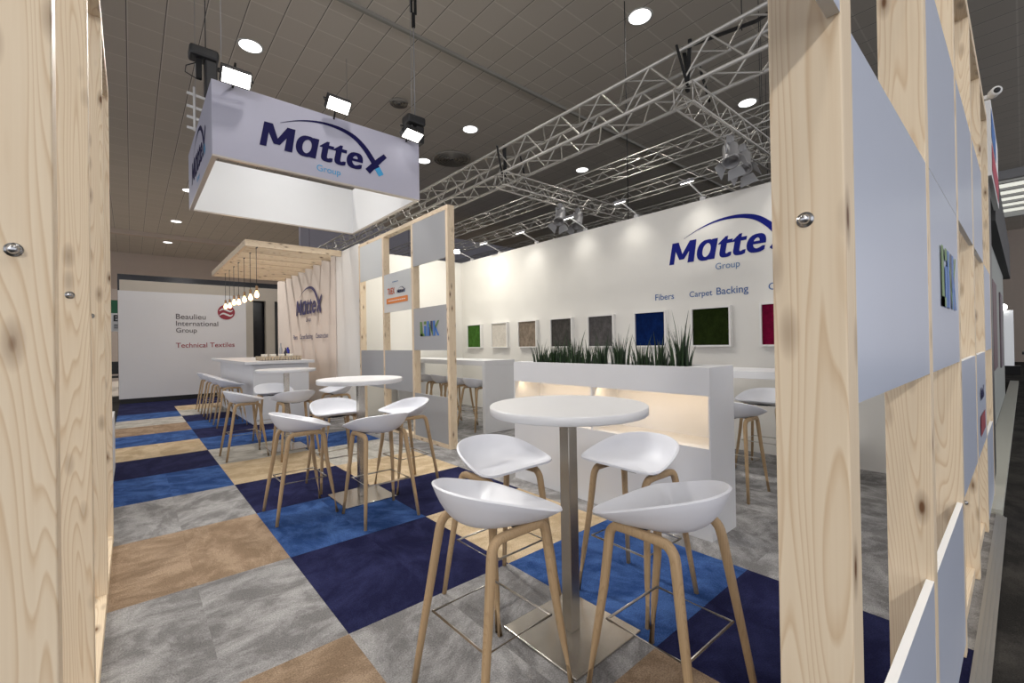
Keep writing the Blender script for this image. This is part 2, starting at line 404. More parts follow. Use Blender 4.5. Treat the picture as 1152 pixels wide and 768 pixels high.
# trim along the stand's outer edge
bm = bmesh.new()
for k in range(4): bx(bm, .95, 5.12, .150-.014*k, .165-.014*k, -.02, .012-.007*k)
struct('trim_3', bm, plain('edge_profile', (.42, .41, .39), .35, .7))
bm = bmesh.new(); bx(bm, 5.12, 20, .13, .30, -.02, .04)
struct('trim_4', bm, plain('pale_platform', (.45, .45, .40), .6))

# ================================================================== TIMBER FRAMES
def bolt(parent, c, ax):
    """dome-headed bolt with its washer; c on the face, ax outwards"""
    bm = bmesh.new()
    lathe(bm, [(0, .002), (.0125, .002), (.0125, 0), (.013, 0)], c, ax, 20)
    lathe(bm, [(.009, .0), (.0092, .004), (.0078, .0085), (.005, .011), (0, .012)], c, ax, 20)
    return obj('bolt', bm, zinc, parent)
def post(root, x0, x1, y0, y1, h, bolt_at=None, ax=None):
    p = obj('post', box(x0, x1, y0, y1, 0, h), pine['Z'], root, .003)
    if bolt_at: bolt(p, bolt_at, ax)
    return p

# left frame, runs along Y
t = thing('timber_frame', 'pale pine stud frame close up at the left edge, its four posts seen end on', 'timber frame', (-.16, 1.2, 0))
XI = -.11
for yf, zb in ((1.21, 1.588), (2.19, 1.597), (3.32, 1.59), (4.33, 1.59)):
    post(t, XI-.125, XI, yf, yf+.062, 3.245, (XI-.052, yf, zb), (0, -1, 0))
obj('top_rail', box(XI-.125, XI, 1.15, 4.40, 3.245, 3.31), pine['Y'], t, .003)
for a, b in ((1.272, 2.19), (2.252, 3.32), (3.382, 4.33)):
    obj('bottom_rail', box(XI-.125, XI-.002, a, b, 0, .06), pine['Y'], t, .003)
tag(obj('low_panel', box(-.180, -.157, 4.75, 7.15, .0, .67), panel_edge, None, .002), 'low white panel on edge on the carpet just past the left pine frame', 'panel')

# right frame, runs along X with satin panels
t = thing('timber_frame', 'big pine stud frame with blue grey panels along the right edge by the dark aisle', 'timber frame', (1, .24, 0))
YO, YI, HP = .184, .291, 3.24
PX = [.865, 1.80, 2.735, 3.67, 4.605, 5.54]
for i, x in enumerate(PX):
    post(t, x, x+.065, YO, YI, HP, (x, .239, 1.601 if i == 0 else (1.58 if i != 3 else .43)), (-1, 0, 0))
obj('top_rail', box(.4, 5.605, YO, YI, HP, 3.30), pine['X'], t, .003)
for a, b in zip(PX[:-1], PX[1:]):
    obj('bottom_rail', box(a+.065, b, YO+.02, YI, 0, .06), pine['X'], t, .003)
ROW = [(.06, .675), (.675, 1.288), (1.288, 1.92), (1.92, 2.56), (2.56, 3.24)]
def rpanel(bay, row, x0=None, x1=None):
    a = PX[bay-1]+.066 if x0 is None else x0; b = PX[bay]-.001 if x1 is None else x1
    z0, z1 = ROW[row-1]
    bm = bmesh.new(); bx(bm, a, b, YO+.001, YO+.019, z0+.0015, z1-.0015)
    for f in bm.faces:
        f.normal_update()
        if abs(f.normal.y) < .5: f.material_index = 1
    return obj('panel', bm, [panel_grey, panel_edge], t)
rpanel(0, 4, .45, .864)
for bay, row in ((1, 1), (1, 3), (1, 5), (2, 1), (2, 4), (3, 2), (3, 4), (4, 4), (5, 1), (5, 3)): rpanel(bay, row)
p = rpanel(2, 3); link_logo(p, (2.10, YO, 1.505), (1, 0, 0), .48, .21)
p = rpanel(4, 2)
obj('lettering', place(text_bm('MatteX', .34, None, .02, .2), (3.98, YO, 1.0), (1, 0, 0), (0, 0, 1)), navy_ink, p)
obj('red_bar', place(polys([([(0, 0), (.44, 0), (.44, .12), (0, .12)], 0)]), (3.95, YO, .78), (1, 0, 0), (0, 0, 1)), red_ink, p)

# partition in the middle, runs along Y with a chequer of panels
t = thing('timber_partition', 'pine partition in mid stand with a chequer of grey panels and openings', 'partition', (3.26, 6.5, 0))
XO, XB = 3.21, 3.317
PY = [5.0, 5.97, 6.98, 7.98]
for i, y in enumerate(PY): post(t, XO, XB, y, y+.06, 3.215)
obj('top_rail', box(XO, XB, 5.0, 8.04, 3.215, 3.275), pine['Y'], t, .003)
for a, b in zip(PY[:-1], PY[1:]): obj('bottom_rail', box(XO, XB, a+.06, b, 0, .06), pine['Y'], t, .003)
PROW = [(.06, .69), (.69, 1.325), (1.325, 1.945), (1.945, 2.575), (2.575, 3.215)]
grey_panel = plain('matt_grey_panel', (.39, .395, .41), .4, noise=.02, scale=3)
pale_panel = plain('pale_grey_panel', (.62, .64, .64), .4, noise=.02, scale=3)
def ppanel(bay, row, mat=grey_panel):
    z0, z1 = PROW[row-1]
    return obj('panel', box(XO+.001, XO+.019, PY[bay]+.061, PY[bay+1]-.001, z0+.001, z1-.001), mat, t)
ppanel(0, 1); ppanel(0, 5); ppanel(1, 2); ppanel(2, 2); ppanel(2, 5, pale_panel)
p = ppanel(0, 3); link_logo(p, (XO, 5.775, 1.53), (0, -1, 0), .53, .21)
p = ppanel(1, 4, pale_panel)
EY = (0, -1, 0)
orange = plain('orange_bar', (.75, .22, .04), .5); orange_ink = plain('orange_ink', (.62, .13, .05), .5)
obj('lettering', place(text_bm('TUEX', .26, .10, .02), (XO, 6.84, 2.235), EY, (0, 0, 1)), orange_ink, p)
logo(p, (XO, 6.50, 2.235), EY, .175, navy_ink, navy_ink, sky_ink, False)
ob = obj('orange_bar', place(polys([([(0, .01), (.01, 0), (.73, 0), (.74, .01), (.74, .08), (.73, .09), (.01, .09), (0, .08)], 0)]), (XO, 6.88, 2.082), EY, (0, 0, 1)), orange, p)
bm = bmesh.new()
for k in range(9): bx(bm, .08+.066*k, .08+.066*k+.05, .038, .052, 0, .0008)
obj('fine_print', place(bm, (XO, 6.88, 2.082), EY, (0, 0, 1), off=.0045), text_white, p)
bm = bmesh.new()
for k in range(5): bx(bm, .042*k, .042*k+.034, 0, .012, 0, .0008)
obj('caption', place(bm, (XO, 6.66, 2.42), EY, (0, 0, 1)), group_ink, p)

# ================================================================== HANGING SIGN AND ITS LIGHTS
SX0, SX1, SY0, SY1, SZ0, SZ1 = .713, 3.33, 5.95, 8.56, 3.60, 4.45
t = thing('hanging_sign', 'square white lettered box sign hung from the ceiling above the round tables', 'hanging sign', (2.0, 7.2, SZ0))
T = .03
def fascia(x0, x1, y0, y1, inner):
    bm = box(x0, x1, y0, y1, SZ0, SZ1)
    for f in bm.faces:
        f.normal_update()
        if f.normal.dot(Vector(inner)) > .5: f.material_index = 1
    return obj('fascia', bm, [sign_shaded, lining_white], t)
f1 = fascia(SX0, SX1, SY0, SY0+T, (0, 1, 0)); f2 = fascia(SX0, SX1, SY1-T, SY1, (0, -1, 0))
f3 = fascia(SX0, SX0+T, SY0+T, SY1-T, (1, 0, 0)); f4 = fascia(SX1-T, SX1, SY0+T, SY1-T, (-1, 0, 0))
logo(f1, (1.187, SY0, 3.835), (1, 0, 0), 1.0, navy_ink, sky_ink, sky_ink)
logo(f3, (SX0, 8.08, 3.835), (0, -1, 0), 1.0, navy_ink, sky_ink, sky_ink)
bm = bmesh.new()
for a in ((SX0, SX1, SY0, SY0+.05), (SX0, SX1, SY1-.05, SY1), (SX0, SX0+.05, SY0+.05, SY1-.05), (SX1-.05, SX1, SY0+.05, SY1-.05)): bx(bm, *a, SZ0-.02, SZ0)
obj('bottom_frame', bm, plain('frame_alu', (.55, .50, .45), .4, .4), t)
for x in (SX0+.1, SX1-.1):
    for y in (SY0+.015, SY1-.015): obj('suspension_wire', rod((x, y, SZ1-.05), (x, y, CEIL), .004, 6), grey_metal, t)

def floodlight(loc, aim, label, power):
    """square floodlight on a clamp, standing on the top edge of the sign"""
    t = thing('floodlight', label, 'floodlight', loc, 'floodlights over the hanging sign')
    d = (Vector(aim)-Vector(loc)).normalized(); q = d.to_track_quat('-Z', 'Y').to_matrix()
    def loc_bm(bm):
        for v in bm.verts: v.co = q @ v.co + Vector(loc)
        return bm
    obj('housing', loc_bm(box(-.15, .15, -.09, .09, -.02, .06)), black, t, .006)
    obj('lens', loc_bm(box(-.135, .135, -.075, .075, -.028, -.02)), led_white, t)
    bm = bmesh.new(); tube(bm, [(-.165, 0, .0), (-.165, 0, .11), (.165, 0, .11), (.165, 0, 0)], .010, 6)
    obj('yoke', loc_bm(bm), black, t)
    bm = bmesh.new(); tube(bm, [Vector(loc)+q @ Vector((0, 0, .11)), (loc[0], loc[1]+.04, SZ1+.16), (loc[0], SY0+.002, SZ1-.03)], .012, 6)
    obj('clamp', bm, black, t)
    light('floodlight_beam', 'SPOT', Vector(loc)+d*.05, power, (1, .97, .92), Vector(loc)+d*2, spot_size=1.5, spot_blend=.6, shadow_soft_size=.10)
floodlight((.92, 5.72, 4.43), (1.0, 1.2, 0), 'lit floodlight above the left corner of the hanging sign', P_FLOOD)
floodlight((2.07, 5.78, 4.54), (2.3, 1.2, 0), 'glaring floodlight above the middle of the hanging sign', P_FLOOD)
floodlight((3.12, 5.76, 4.46), (3.4, 3.6, 0), 'floodlight above the right corner of the hanging sign under the steel cable', P_FLOOD)
# area light without a fitting above the sign's open top, for its lining
light('sign_lining_light', 'AREA', (2.0, 7.1, 4.9), 26, (1, .98, .96), (2.0, 7.4, 3.0), shape='SQUARE', size=.6)

def hoist(x, y, z, label, hook_top, strap):
    t = thing('chain_hoist', label, 'hoist', (x, y, z), 'chain hoists over the hanging sign')
    obj('body', box(x-.17, x+.13, y-.11, y+.11, z, z+.13), black, t, .03)
    obj('motor', box(x-.015, x+.115, y-.08, y+.08, max(z-.42, 4.46), z), black, t, .02)
    bm = bmesh.new(); bx(bm, x-.10, x-.04, y-.03, y+.03, z-.24, z+.02)
    obj('chain_bag', bm, black_soft, t, .01)
    bm = bmesh.new(); tube(bm, [(x, y, z+.12), (x, y, hook_top)], .008 if strap else .006, 6); obj('cable', bm, grey_metal if strap else black, t)
    bm = bmesh.new(); tube(bm, [(x-.09, y-.02, z-.05), (x-.20, y-.04, z-.14), (x-.21, y-.04, z-.22), (x-.10, y, z-.24)], .006, 6); obj('power_cord', bm, black, t)
    if strap:
        bm = bmesh.new(); bx(bm, x-.055, x-.015, y-.01, y+.01, hook_top, CEIL-.1); bx(bm, x+.015, x+.055, y-.01, y+.01, hook_top, CEIL-.1); bx(bm, x-.02, x+.02, y-.02, y+.02, hook_top-.22, hook_top)
        obj('sling', bm, black_soft, t)
hoist(.73, 6.55, 4.94, 'black chain hoist above the left corner of the hanging sign', CEIL, False)
hoist(3.30, 6.0, 4.72, 'black chain hoist on a strapped cable above the right corner of the hanging sign', 6.45, True)
# small far lighting ladder left of the sign
t = thing('light_ladder', 'small white rung frame hanging far off beside the left hoist', 'lighting frame', (1.05, 11, 6.3))
obj('rail', rod((1.02, 11.0, 5.85), (1.02, 11.0, 6.75), .02, 6), panel_edge, t); obj('rail', rod((1.25, 11.0, 5.85), (1.25, 11.0, 7.0), .02, 6), panel_edge, t)
for z in (5.9, 6.12, 6.34, 6.6): obj('rung', rod((.9, 11.0, z), (1.4, 11.05, z-.03), .028, 6), panel_edge, t)

# ================================================================== PERGOLA AND PENDANTS
t = thing('pergola', 'pale pine slatted canopy over the bar counter', 'pergola', (2.4, 11, 3.2))
PZ0, PZ1 = 3.20, 3.315
for k in range(8):
    y = 8.90+.60*k
    obj('beam', box(1.58, 3.205, y, y+.05, PZ0, PZ1), pine['X'], t, .003)
obj('side_beam', box(1.53, 1.58, 8.90, 13.15, PZ0, PZ1), pine['Y'], t, .003)
bulbs = [(9.00, 2.35), (9.56, 2.345), (10.16, 2.36), (10.80, 2.36), (11.37, 2.40), (11.95, 2.37), (12.55, 2.40)]
where = ['nearest of the row of glowing pendant bulbs over the bar', 'second nearest glowing pendant bulb in the row over the bar', 'third nearest glowing pendant bulb over the bar', 'middle bulb of the seven glowing pendants over the bar',
         'third farthest glowing pendant bulb over the bar', 'second farthest glowing pendant bulb over the bar', 'farthest glowing pendant bulb in the row over the bar']
for (y, z), lb in zip(bulbs, where):
    x = 1.72 + (y-9.2)*.004; yb = y
    t = thing('pendant_bulb', lb, 'pendant lamp', (x, yb, z), 'pendant bulbs over the bar')
    obj('cord', rod((x, yb, z+.16), (x, yb, 3.19), .005, 6), black, t)
    obj('socket', lat([(0, .165), (.018, .165), (.022, .15), (.022, .085), (.018, .08), (0, .08)], (x, yb, z), n=16), plain('brass_socket', (.35, .22, .12), .35, .8), t)
    obj('bulb', lat([(.014, .082), (.018, .06), (.034, .025), (.040, 0), (.036, -.022), (.022, -.040), (0, -.047)], (x, yb, z), n=20), bulb_glow, t)
    bar = obj('hook_bar', box(x-.01, x+.01, 8.90+.60*round((y-8.9)/.6), max(yb+.01, 8.95+.60*round((y-8.9)/.6)), 3.188, 3.199), black, t)
    light('bulb_light', 'POINT', (x, yb, z-.07), 2.6, (1, .62, .32), shadow_soft_size=.04)

# ================================================================== BAR COUNTER
t = thing('bar_counter', 'white bar counter under the pine canopy', 'counter', (2, 11, 0))
obj('body', box(1.67, 2.62, 9.12, 13.0, 0, 1.10), white_paint, t, .003)
obj('worktop', box(1.52, 2.70, 9.02, 13.3, 1.10, 1.155), white_paint, t, .004)
obj('rear_panel', box(1.675, 2.6, 13.0, 13.02, 0, 1.10), white_paint, t)
t = thing('cup_tray', 'low slatted tray of cups standing on the bar counter', 'tray', (2.2, 9.6, 1.155))
straw = plain('straw', (.48, .40, .29), .7)
bm = bmesh.new(); bx(bm, 1.86, 2.55, 9.35, 9.9, 1.155, 1.175); obj('base', bm, plain('tray_dark', (.06, .05, .05), .5), t)
bm = bmesh.new()
for k in range(14):
    x = 1.87+.05*k; bx(bm, x, x+.034, 9.345, 9.357, 1.165, 1.235); bx(bm, x, x+.034, 9.893, 9.905, 1.165, 1.235)
for k in range(11):
    y = 9.36+.05*k; bx(bm, 1.855, 1.867, y, y+.034, 1.165, 1.235); bx(bm, 2.543, 2.555, y, y+.034, 1.165, 1.235)
obj('slats', bm, straw, t)
glassy = plain('cup_white', (.72, .69, .62), .3)
for k in range(8):
    x, y = 1.95+.15*(k % 4), 9.5+.22*(k//4)
    tag(obj('cup', lat([(0, 0), (.026, 0), (.034, .10), (.031, .10), (.024, .008), (0, .008)], (x, y, 1.175), n=16), glassy), 'white cup standing in the slatted tray on the bar', 'cup', 'cups in the tray on the bar')
tag(obj('bottle', lat([(0, 0), (.035, 0), (.036, .14), (.014, .19), (.014, .24), (0, .24)], (2.46, 10.15, 1.155), n=16), plain('dark_bottle', (.03, .03, .04), .15)), 'dark bottle standing behind the tray on the bar', 'bottle')
tag(obj('bottle', lat([(0, 0), (.04, 0), (.04, .19), (.02, .22), (.02, .25), (0, .25)], (2.66, 10.8, 1.155), n=16), plain('blue_bottle', (.02, .03, .30), .2)), 'deep blue bottle at the right rear of the bar', 'bottle')
tag(obj('bottle', lat([(0, 0), (.03, 0), (.03, .20), (.012, .26), (.012, .34), (0, .34)], (2.45, 10.5, 1.155), n=16), plain('clear_bottle', (.35, .36, .38), .1)), 'tall grey clear bottle at the back of the bar', 'bottle')

# ================================================================== BAR STOOLS
def make_stool(label):
    t = thing('bar_stool', label, 'bar stool', (0, 0, 0), 'white shell bar stools')
    # seat: front edge at +x, high rounded back at -x
    half = [(.205, .0, .742), (.205, .11, .741), (.200, .19, .741), (.178, .236, .745), (.125, .255, .758), (.03, .250, .788), (-.07, .226, .820), (-.15, .174, .841), (-.205, .092, .852)]
    ctrl = half + [(-.222, 0, .855)] + [(x, -y, z) for x, y, z in half[:0:-1]]
    K = len(ctrl); rim = []
    for i in range(K):
        p = [Vector(ctrl[(i+j-1) % K]) for j in range(4)]
        for s in range(4):
            u = s/4
            rim.append(.5*(2*p[1]+(p[2]-p[0])*u+(2*p[0]-5*p[1]+4*p[2]-p[3])*u*u+(-p[0]+3*p[1]-3*p[2]+p[3])*u**3))
    bm = bmesh.new(); c = Vector((-.03, 0, .694)); R = 12; rings = []
    for k in range(1, R+1):
        u = k/R; ring = []
        for q in rim:
            back = max(0, min(1, (.192-q.x)/.05)); pw = 1.3+2.0*back
            xy = c.lerp(q, u**(.9)); z = c.z+(q.z-c.z)*u**pw
            ring.append(bm.verts.new((xy.x, xy.y, z)))
        rings.append(ring)
    cv = bm.verts.new(c); n = len(rim)
    for j in range(n): bm.faces.new((cv, rings[0][j], rings[0][(j+1) % n])).smooth = True
    for A, B in zip(rings, rings[1:]):
        for j in range(n): bm.faces.new((A[j], B[j], B[(j+1) % n], A[(j+1) % n])).smooth = True
    bmesh.ops.recalc_face_normals(bm, faces=bm.faces)
    o = obj('seat', bm, seat_white, t)
    so = o.modifiers.new('shell', 'SOLIDIFY'); so.thickness = .011; so.offset = 0
    bv = o.modifiers.new('edge', 'BEVEL'); bv.width = .003; bv.segments = 2; bv.limit_method = 'ANGLE'; bv.angle_limit = .9
    for s in (-1, 1):
        zt = .688
        path = [(.232, .226*s, 0), (.20, .207*s, .22), (.168, .188*s, .44), (.152, .171*s, .63)]
        for k in range(1, 6):
            a = k/6*PI/2; path.append((.152-.008*math.sin(a)-.040*(1-math.cos(a)), .169*s, .64+.048*math.sin(a)))
        path += [(.07, .168*s, zt), (-.05, .168*s, zt)]
        for k in range(1, 6):
            a = PI/2-k/6*PI/2; path.append((-.130+.008*math.sin(a)+.040*(1-math.cos(a)), .169*s, .64+.048*math.sin(a)))
        path += [(-.132, .171*s, .63), (-.162, .188*s, .44), (-.198, .207*s, .22), (-.232, .226*s, 0)]
        bm = bmesh.new(); P = [Vector(p) for p in path]; m = len(P); rings = []
        for i, p in enumerate(P):
            tn = (P[min(m-1, i+1)]-P[max(0, i-1)]).normalized(); side = Vector((0, 1, .08*s)).normalized()
            side = (side-tn*side.dot(tn)).normalized(); nn = tn.cross(side)
            f = min(1, p.z/.6); w = .0105+.005*f; h = .0115+.0055*f
            if i in (0, m-1): tn = Vector((0, 0, 1)); nn = Vector((1, 0, 0)); side = Vector((0, 1, 0))
            r = []
            for j in range(12):
                a = 2*PI*j/12; ca, sa = math.cos(a), math.sin(a)
                e = .55
                r.append(bm.verts.new(p + side*w*math.copysign(abs(ca)**e, ca) + nn*h*math.copysign(abs(sa)**e, sa)))
            rings.append(r)
        for A, B in zip(rings, rings[1:]):
            for j in range(12): bm.faces.new((A[j], A[(j+1) % 12], B[(j+1) % 12], B[j])).smooth = True
        bm.faces.new(rings[0]); bm.faces.new(rings[-1])
        obj('leg_frame', bm, oak, t)
    bm = bmesh.new(); a, b = .166, .176; tube(bm, [(a, b, .305), (-a, b, .305), (-a, -b, .305), (a, -b, .305)], .0058, 8, True); obj('footrest', bm, wire_steel, t)
    bm = bmesh.new()
    for x in (.03,): bx(bm, x-.014, x+.014, -.170, .170, .684, .696)
    bx(bm, -.05, .06, -.05, .05, .682, .694)
    obj('bracket', bm, black, t)
    return t
HP2 = PI/2
spots = [  # x, y, facing (direction of the front edge), label
    (1.10, 1.434, 0.02, 'white bar stool nearest the camera, left of the nearest round table'),
    (1.588, .925, HP2-.02, 'white bar stool nearest the camera in front of the nearest round table, on the right'),
    (1.555, 1.93, -HP2+.03, 'white bar stool behind the nearest round table, left of its column'),
    (2.135, 1.44, PI-.03, 'white bar stool between the nearest round table and the planter'),
    (1.08, 4.06, 0, 'white bar stool on the left side of the middle round table'),
    (1.56, 3.52, HP2, 'white bar stool on the near side of the middle round table'),
    (1.58, 4.62, -HP2, 'white bar stool behind the column of the middle round table'),
    (2.10, 4.10, PI+.05, 'white bar stool between the middle round table and the partition'),
    (1.10, 6.65, .03, 'white bar stool on the left side of the farthest round table'),
    (1.60, 6.18, HP2+.02, 'white bar stool on the near side of the farthest round table'),
    (1.60, 7.38, -HP2, 'brightly lit white bar stool behind the column of the farthest round table'),
    (2.33, 6.75, PI, 'white bar stool on the right side of the farthest round table'),
    (1.36, 9.50, 0, 'nearest white bar stool of the row along the bar counter'),
    (1.35, 10.40, 0, 'second white bar stool of the row along the bar counter'),
    (1.35, 11.30, 0, 'third white bar stool of the row along the bar counter'),
    (1.35, 12.25, 0, 'farthest white bar stool of the row along the bar counter'),
    (4.32, 5.95, .1, 'nearest white bar stool at the long high table behind the partition'),
    (4.36, 6.55, 0, 'second white bar stool at the long high table behind the partition'),
    (4.40, 7.10, 0, 'third white bar stool at the long high table behind the partition'),
    (4.42, 7.65, 0, 'farthest white bar stool at the long high table, seen through the partition opening'),
    (4.20, 1.78, 0, 'nearest white bar stool at the long table right of the planter'),
    (5.22, 1.86, PI, 'white bar stool behind the table right of the planter, beside the right post'),
    (5.20, 2.55, PI+.1, 'white bar stool mostly hidden behind the right end of the planter'),
]
proto = None
for x, y, r, lb in spots:
    if proto is None:
        proto = make_stool(lb); proto.location = (x, y, 0); proto.rotation_euler = (0, 0, r)
    else: dup(proto, (x, y, 0), r, lb)

# ================================================================== ROUND TABLES
def round_table(x, y, label):
    t = thing('round_table', label, 'table', (x, y, 0), 'round white high tables')
    obj('base_plate', box(x-.235, x+.235, y-.235, y+.235, 0, .012), steel, t, .004)
    obj('column', box(x-.031, x+.031, y-.031, y+.031, .012, 1.062), steel, t, .004)
    obj('tabletop', lat([(0, 1.06), (.375, 1.06), (.38, 1.064), (.38, 1.096), (.376, 1.10), (0, 1.10)], (x, y, 0), n=96), white_paint, t)
    for p in t.children:
        if p.name.startswith('tabletop'):
            for f in p.data.polygons: f.use_smooth = abs(f.normal.z) < .5
round_table(1.61, 1.46, 'round white high table nearest the camera on a steel column')
round_table(1.62, 4.06, 'round white high table in the middle, left of the partition')
round_table(1.64, 6.75, 'round white high table farthest away, in front of the bar counter')

# ================================================================== PLANTER WITH LIT NICHES
t = thing('planter_divider', 'white room divider with warm lit niches and a plant trough on top', 'planter', (3.16, 2.5, 0))
px0, px1, py0, py1, pz = 3.035, 3.42, 1.43, 3.50, 1.21
bm = bmesh.new()
bx(bm, px0, px1, py0, py1, 0, .64)                                 # plinth
bx(bm, px0, px1, py0, py0+.012, .64, 1.01); bx(bm, px0, px1, py1-.012, py1, .64, 1.01)
bx(bm, px1-.02, px1, py0+.012, py1-.012, .64, 1.01)               # niche back
bx(bm, px0, px1, py0, py1, 1.01, 1.06)
bx(bm, px0, px0+.06, py0, py1, 1.06, pz); bx(bm, px1-.06, px1, py0, py1, 1.06, pz)
bx(bm, px0+.06, px1-.06, py0, 1.62, 1.06, pz); bx(bm, px0+.06, px1-.06, 3.36, py1, 1.06, pz)
obj('body', bm, white_paint, t)
obj('niche_divider', box(px0+.004, px1-.02, 2.468, 2.486, .64, 1.01), white_paint, t)
obj('soil', box(px0+.06, px1-.06, 1.62, 3.36, 1.06, 1.185), plain('dark_soil', (.02, .016, .012), .95, bump=.6, scale=60), t)
for a, b in ((py0+.03, 2.45), (2.50, py1-.03)):
    obj('led_puck', box(px0+.08, px0+.11, b-.05, b-.03, 1.003, 1.01), led_warm, t)
    light('niche_glow', 'AREA', (px0+.07, (a+b)/2, .995), 1.55, (1, .73, .42), (px0+.36, (a+b)/2, .72), shape='RECTANGLE', size=(b-a), size_y=.04)
leafs = [plain('leaf_dark', (.012, .030, .010), .4), plain('leaf_green', (.024, .058, .015), .4)]
pl = [(1.74, .36), (1.92, .24), (2.10, .22), (2.30, .30), (2.50, .25), (2.66, .20), (2.82, .27), (2.97, .26), (3.10, .20), (3.27, .21)]
names = ['tallest grass plant at the right end of the planter', 'second grass plant from the right in the planter', 'third grass plant from the right in the planter', 'grass plant with one long leaning blade, right of the planter middle', 'grass plant just right of the planter middle', 'short grass plant in the middle of the planter',
         'bushy grass plant left of the planter middle', 'grass plant in front of the dark grey sample, fourth from the left', 'short grass plant second from the left in the planter', 'grass plant at the left end of the planter']
for (y, h), lb in zip(pl, names):
    t = thing('grass_plant', lb, 'plant', (3.225, y, 1.18), 'grass plants in the planter')
    for col in (0, 1):
        bm = bmesh.new()
        for k in range(30):
            a = random.uniform(0, 2*PI); rr = random.uniform(0, .07); bxp = Vector((3.225+rr*math.cos(a)*1.4, y+rr*math.sin(a), 1.18))
            hh = h*random.uniform(.45, 1.0) if k else h*1.25
            if k > 24: hh *= .5
            lean = Vector((math.cos(a), math.sin(a), 0))*hh*random.uniform(.02, .28); w = random.uniform(.005, .0095); d = Vector((-math.sin(a), math.cos(a), 0))
            pa = random.uniform(0, PI); d = Vector((math.cos(pa), math.sin(pa), 0)); e = Vector((-d.y, d.x, 0)); prev = None
            for s in range(5):
                u = s/4; c = bxp+Vector((0, 0, hh*u))+lean*u*u; ww = w*(1-u**1.6)+.0006
                r = [bm.verts.new(c+d*ww), bm.verts.new(c+e*ww*.35), bm.verts.new(c-d*ww), bm.verts.new(c-e*ww*.35)]
                if prev:
                    for j in range(4): bm.faces.new((prev[j], prev[(j+1) % 4], r[(j+1) % 4], r[j])).smooth = True
                prev = r
        o = obj('blades', bm, leafs[col], t)

# ================================================================== LONG TABLES
t = thing('high_table', 'long white slab ended high table behind the partition', 'table', (4.47, 7, 0))
obj('top', box(4.17, 4.79, 5.50, 8.50, 1.06, 1.14), white_paint, t, .003)
obj('end_panel', box(4.172, 4.788, 5.502, 5.57, 0, 1.06), white_paint, t, .002)
obj('end_panel', box(4.172, 4.788, 8.43, 8.498, 0, 1.06), white_paint, t, .002)
t = thing('high_table', 'long white high table along the sample wall, right of the planter', 'table', (5.1, 1.9, 0))
obj('top', box(4.43, 5.03, .50, 3.05, 1.03, 1.10), white_paint, t, .003)
obj('end_panel', box(4.44, 5.02, .502, .57, 0, 1.03), white_paint, t, .002)
obj('end_panel', box(4.44, 5.02, 2.98, 3.048, 0, 1.03), white_paint, t, .002)
bm = bmesh.new()
for k in range(4):
    r = .045+.004*k; tube(bm, [(4.74+r*math.cos(a*PI/12), 1.48+r*1.1*math.sin(a*PI/12), .008+.012*k) for a in range(24)], .006, 6, True)
tag(obj('cable_coil', bm, black), 'small black coil of cable on the grey carpet beside the right post', 'cable')

# ================================================================== SAMPLES AND LETTERING ON THE SAMPLE WALL
def swatch(name, col, rough=.95): return carpet('swatch_'+name, [c*(.78 if max(col) < .3 else .95) for c in col], [min(1, c*(1.18 if max(col) < .3 else 1.05)) for c in col], 9)
samples = [(8.04, 'grass green', (.05, .13, .022)), (7.15, 'cream', (.62, .58, .52)), (6.29, 'mottled taupe', (.25, .20, .155)), (5.40, 'dark charcoal', (.075, .07, .065)),
           (4.525, 'speckled grey', (.095, .09, .09)), (3.62, 'royal blue', (.002, .014, .08)), (2.715, 'dark moss green', (.014, .024, .004)), (1.84, 'crimson', (.16, .003, .03))]
frame_white = plain('frame_white', (.82, .81, .79), .4)
for y, nme, col in samples:
    t = thing('carpet_sample', 'square %s carpet sample in a white frame on the back wall' % nme, 'carpet sample', (5.85, y, 1.58), 'carpet samples on the wall')
    s, w = .265, .022
    bm = bmesh.new()
    bx(bm, 5.80, 5.87, y-s, y-s+w, 1.58-s, 1.58+s); bx(bm, 5.80, 5.87, y+s-w, y+s, 1.58-s, 1.58+s)
    bx(bm, 5.80, 5.87, y-s+w, y+s-w, 1.58-s, 1.58-s+w); bx(bm, 5.80, 5.87, y-s+w, y+s-w, 1.58+s-w, 1.58+s)
    obj('frame', bm, frame_white, t)
    obj('swatch', box(5.825, 5.868, y-s+w, y+s-w, 1.58-s+w, 1.58+s-w), swatch(nme.replace(' ', '_'), col), t)
EYn = (0, -1, 0)
t = thing('wall_logo', 'big blue lettered logo with an arc on the white sample wall', 'wall lettering', (5.87, 2.5, 2.5))
logo(t, (5.87, 3.316, 2.485), EYn, 1.01, navy_wall, group_ink, sky_ink)
word_ink = plain('word_ink', (.05, .13, .35), .5)
for txt, y, w, lb in (('Fibers', 3.548, .296, 'small blue word above the royal blue sample'), ('Carpet', 3.022, .318, 'blue word above the left edge of the dark moss green sample'), ('Backing', 2.648, .398, 'blue word above the right half of the dark moss green sample'), ('Construction', 2.018, .64, 'blue word cut by the right post above the crimson sample')):
    tag(obj('wall_word', place(text_bm(txt, w, None, .004), (5.87, y, 2.0), EYn, (0, 0, 1)), word_ink), lb, 'wall lettering')
# lettering on the fabric wall
t = thing('fabric_logo', 'dark lettered logo with an arc printed on the taupe fabric wall', 'wall lettering', (3.18, 11, 2.3))
logo(t, (3.178, 12.04, 2.19), EYn, 1.24, dark_ink, dark_ink, dark_ink)
for txt, y, w, lb in (('Fibers', 12.33, .38, 'faint leftmost word printed low on the fabric wall'), ('Carpet Backing', 11.74, 1.0, 'faint middle words printed low on the fabric wall'), ('Construction', 10.50, .82, 'faint rightmost word printed low on the fabric wall')):
    tag(obj('wall_word', place(text_bm(txt, w, None, .004), (3.178, y, 1.60), EYn, (0, 0, 1)), dark_ink), lb, 'wall lettering')
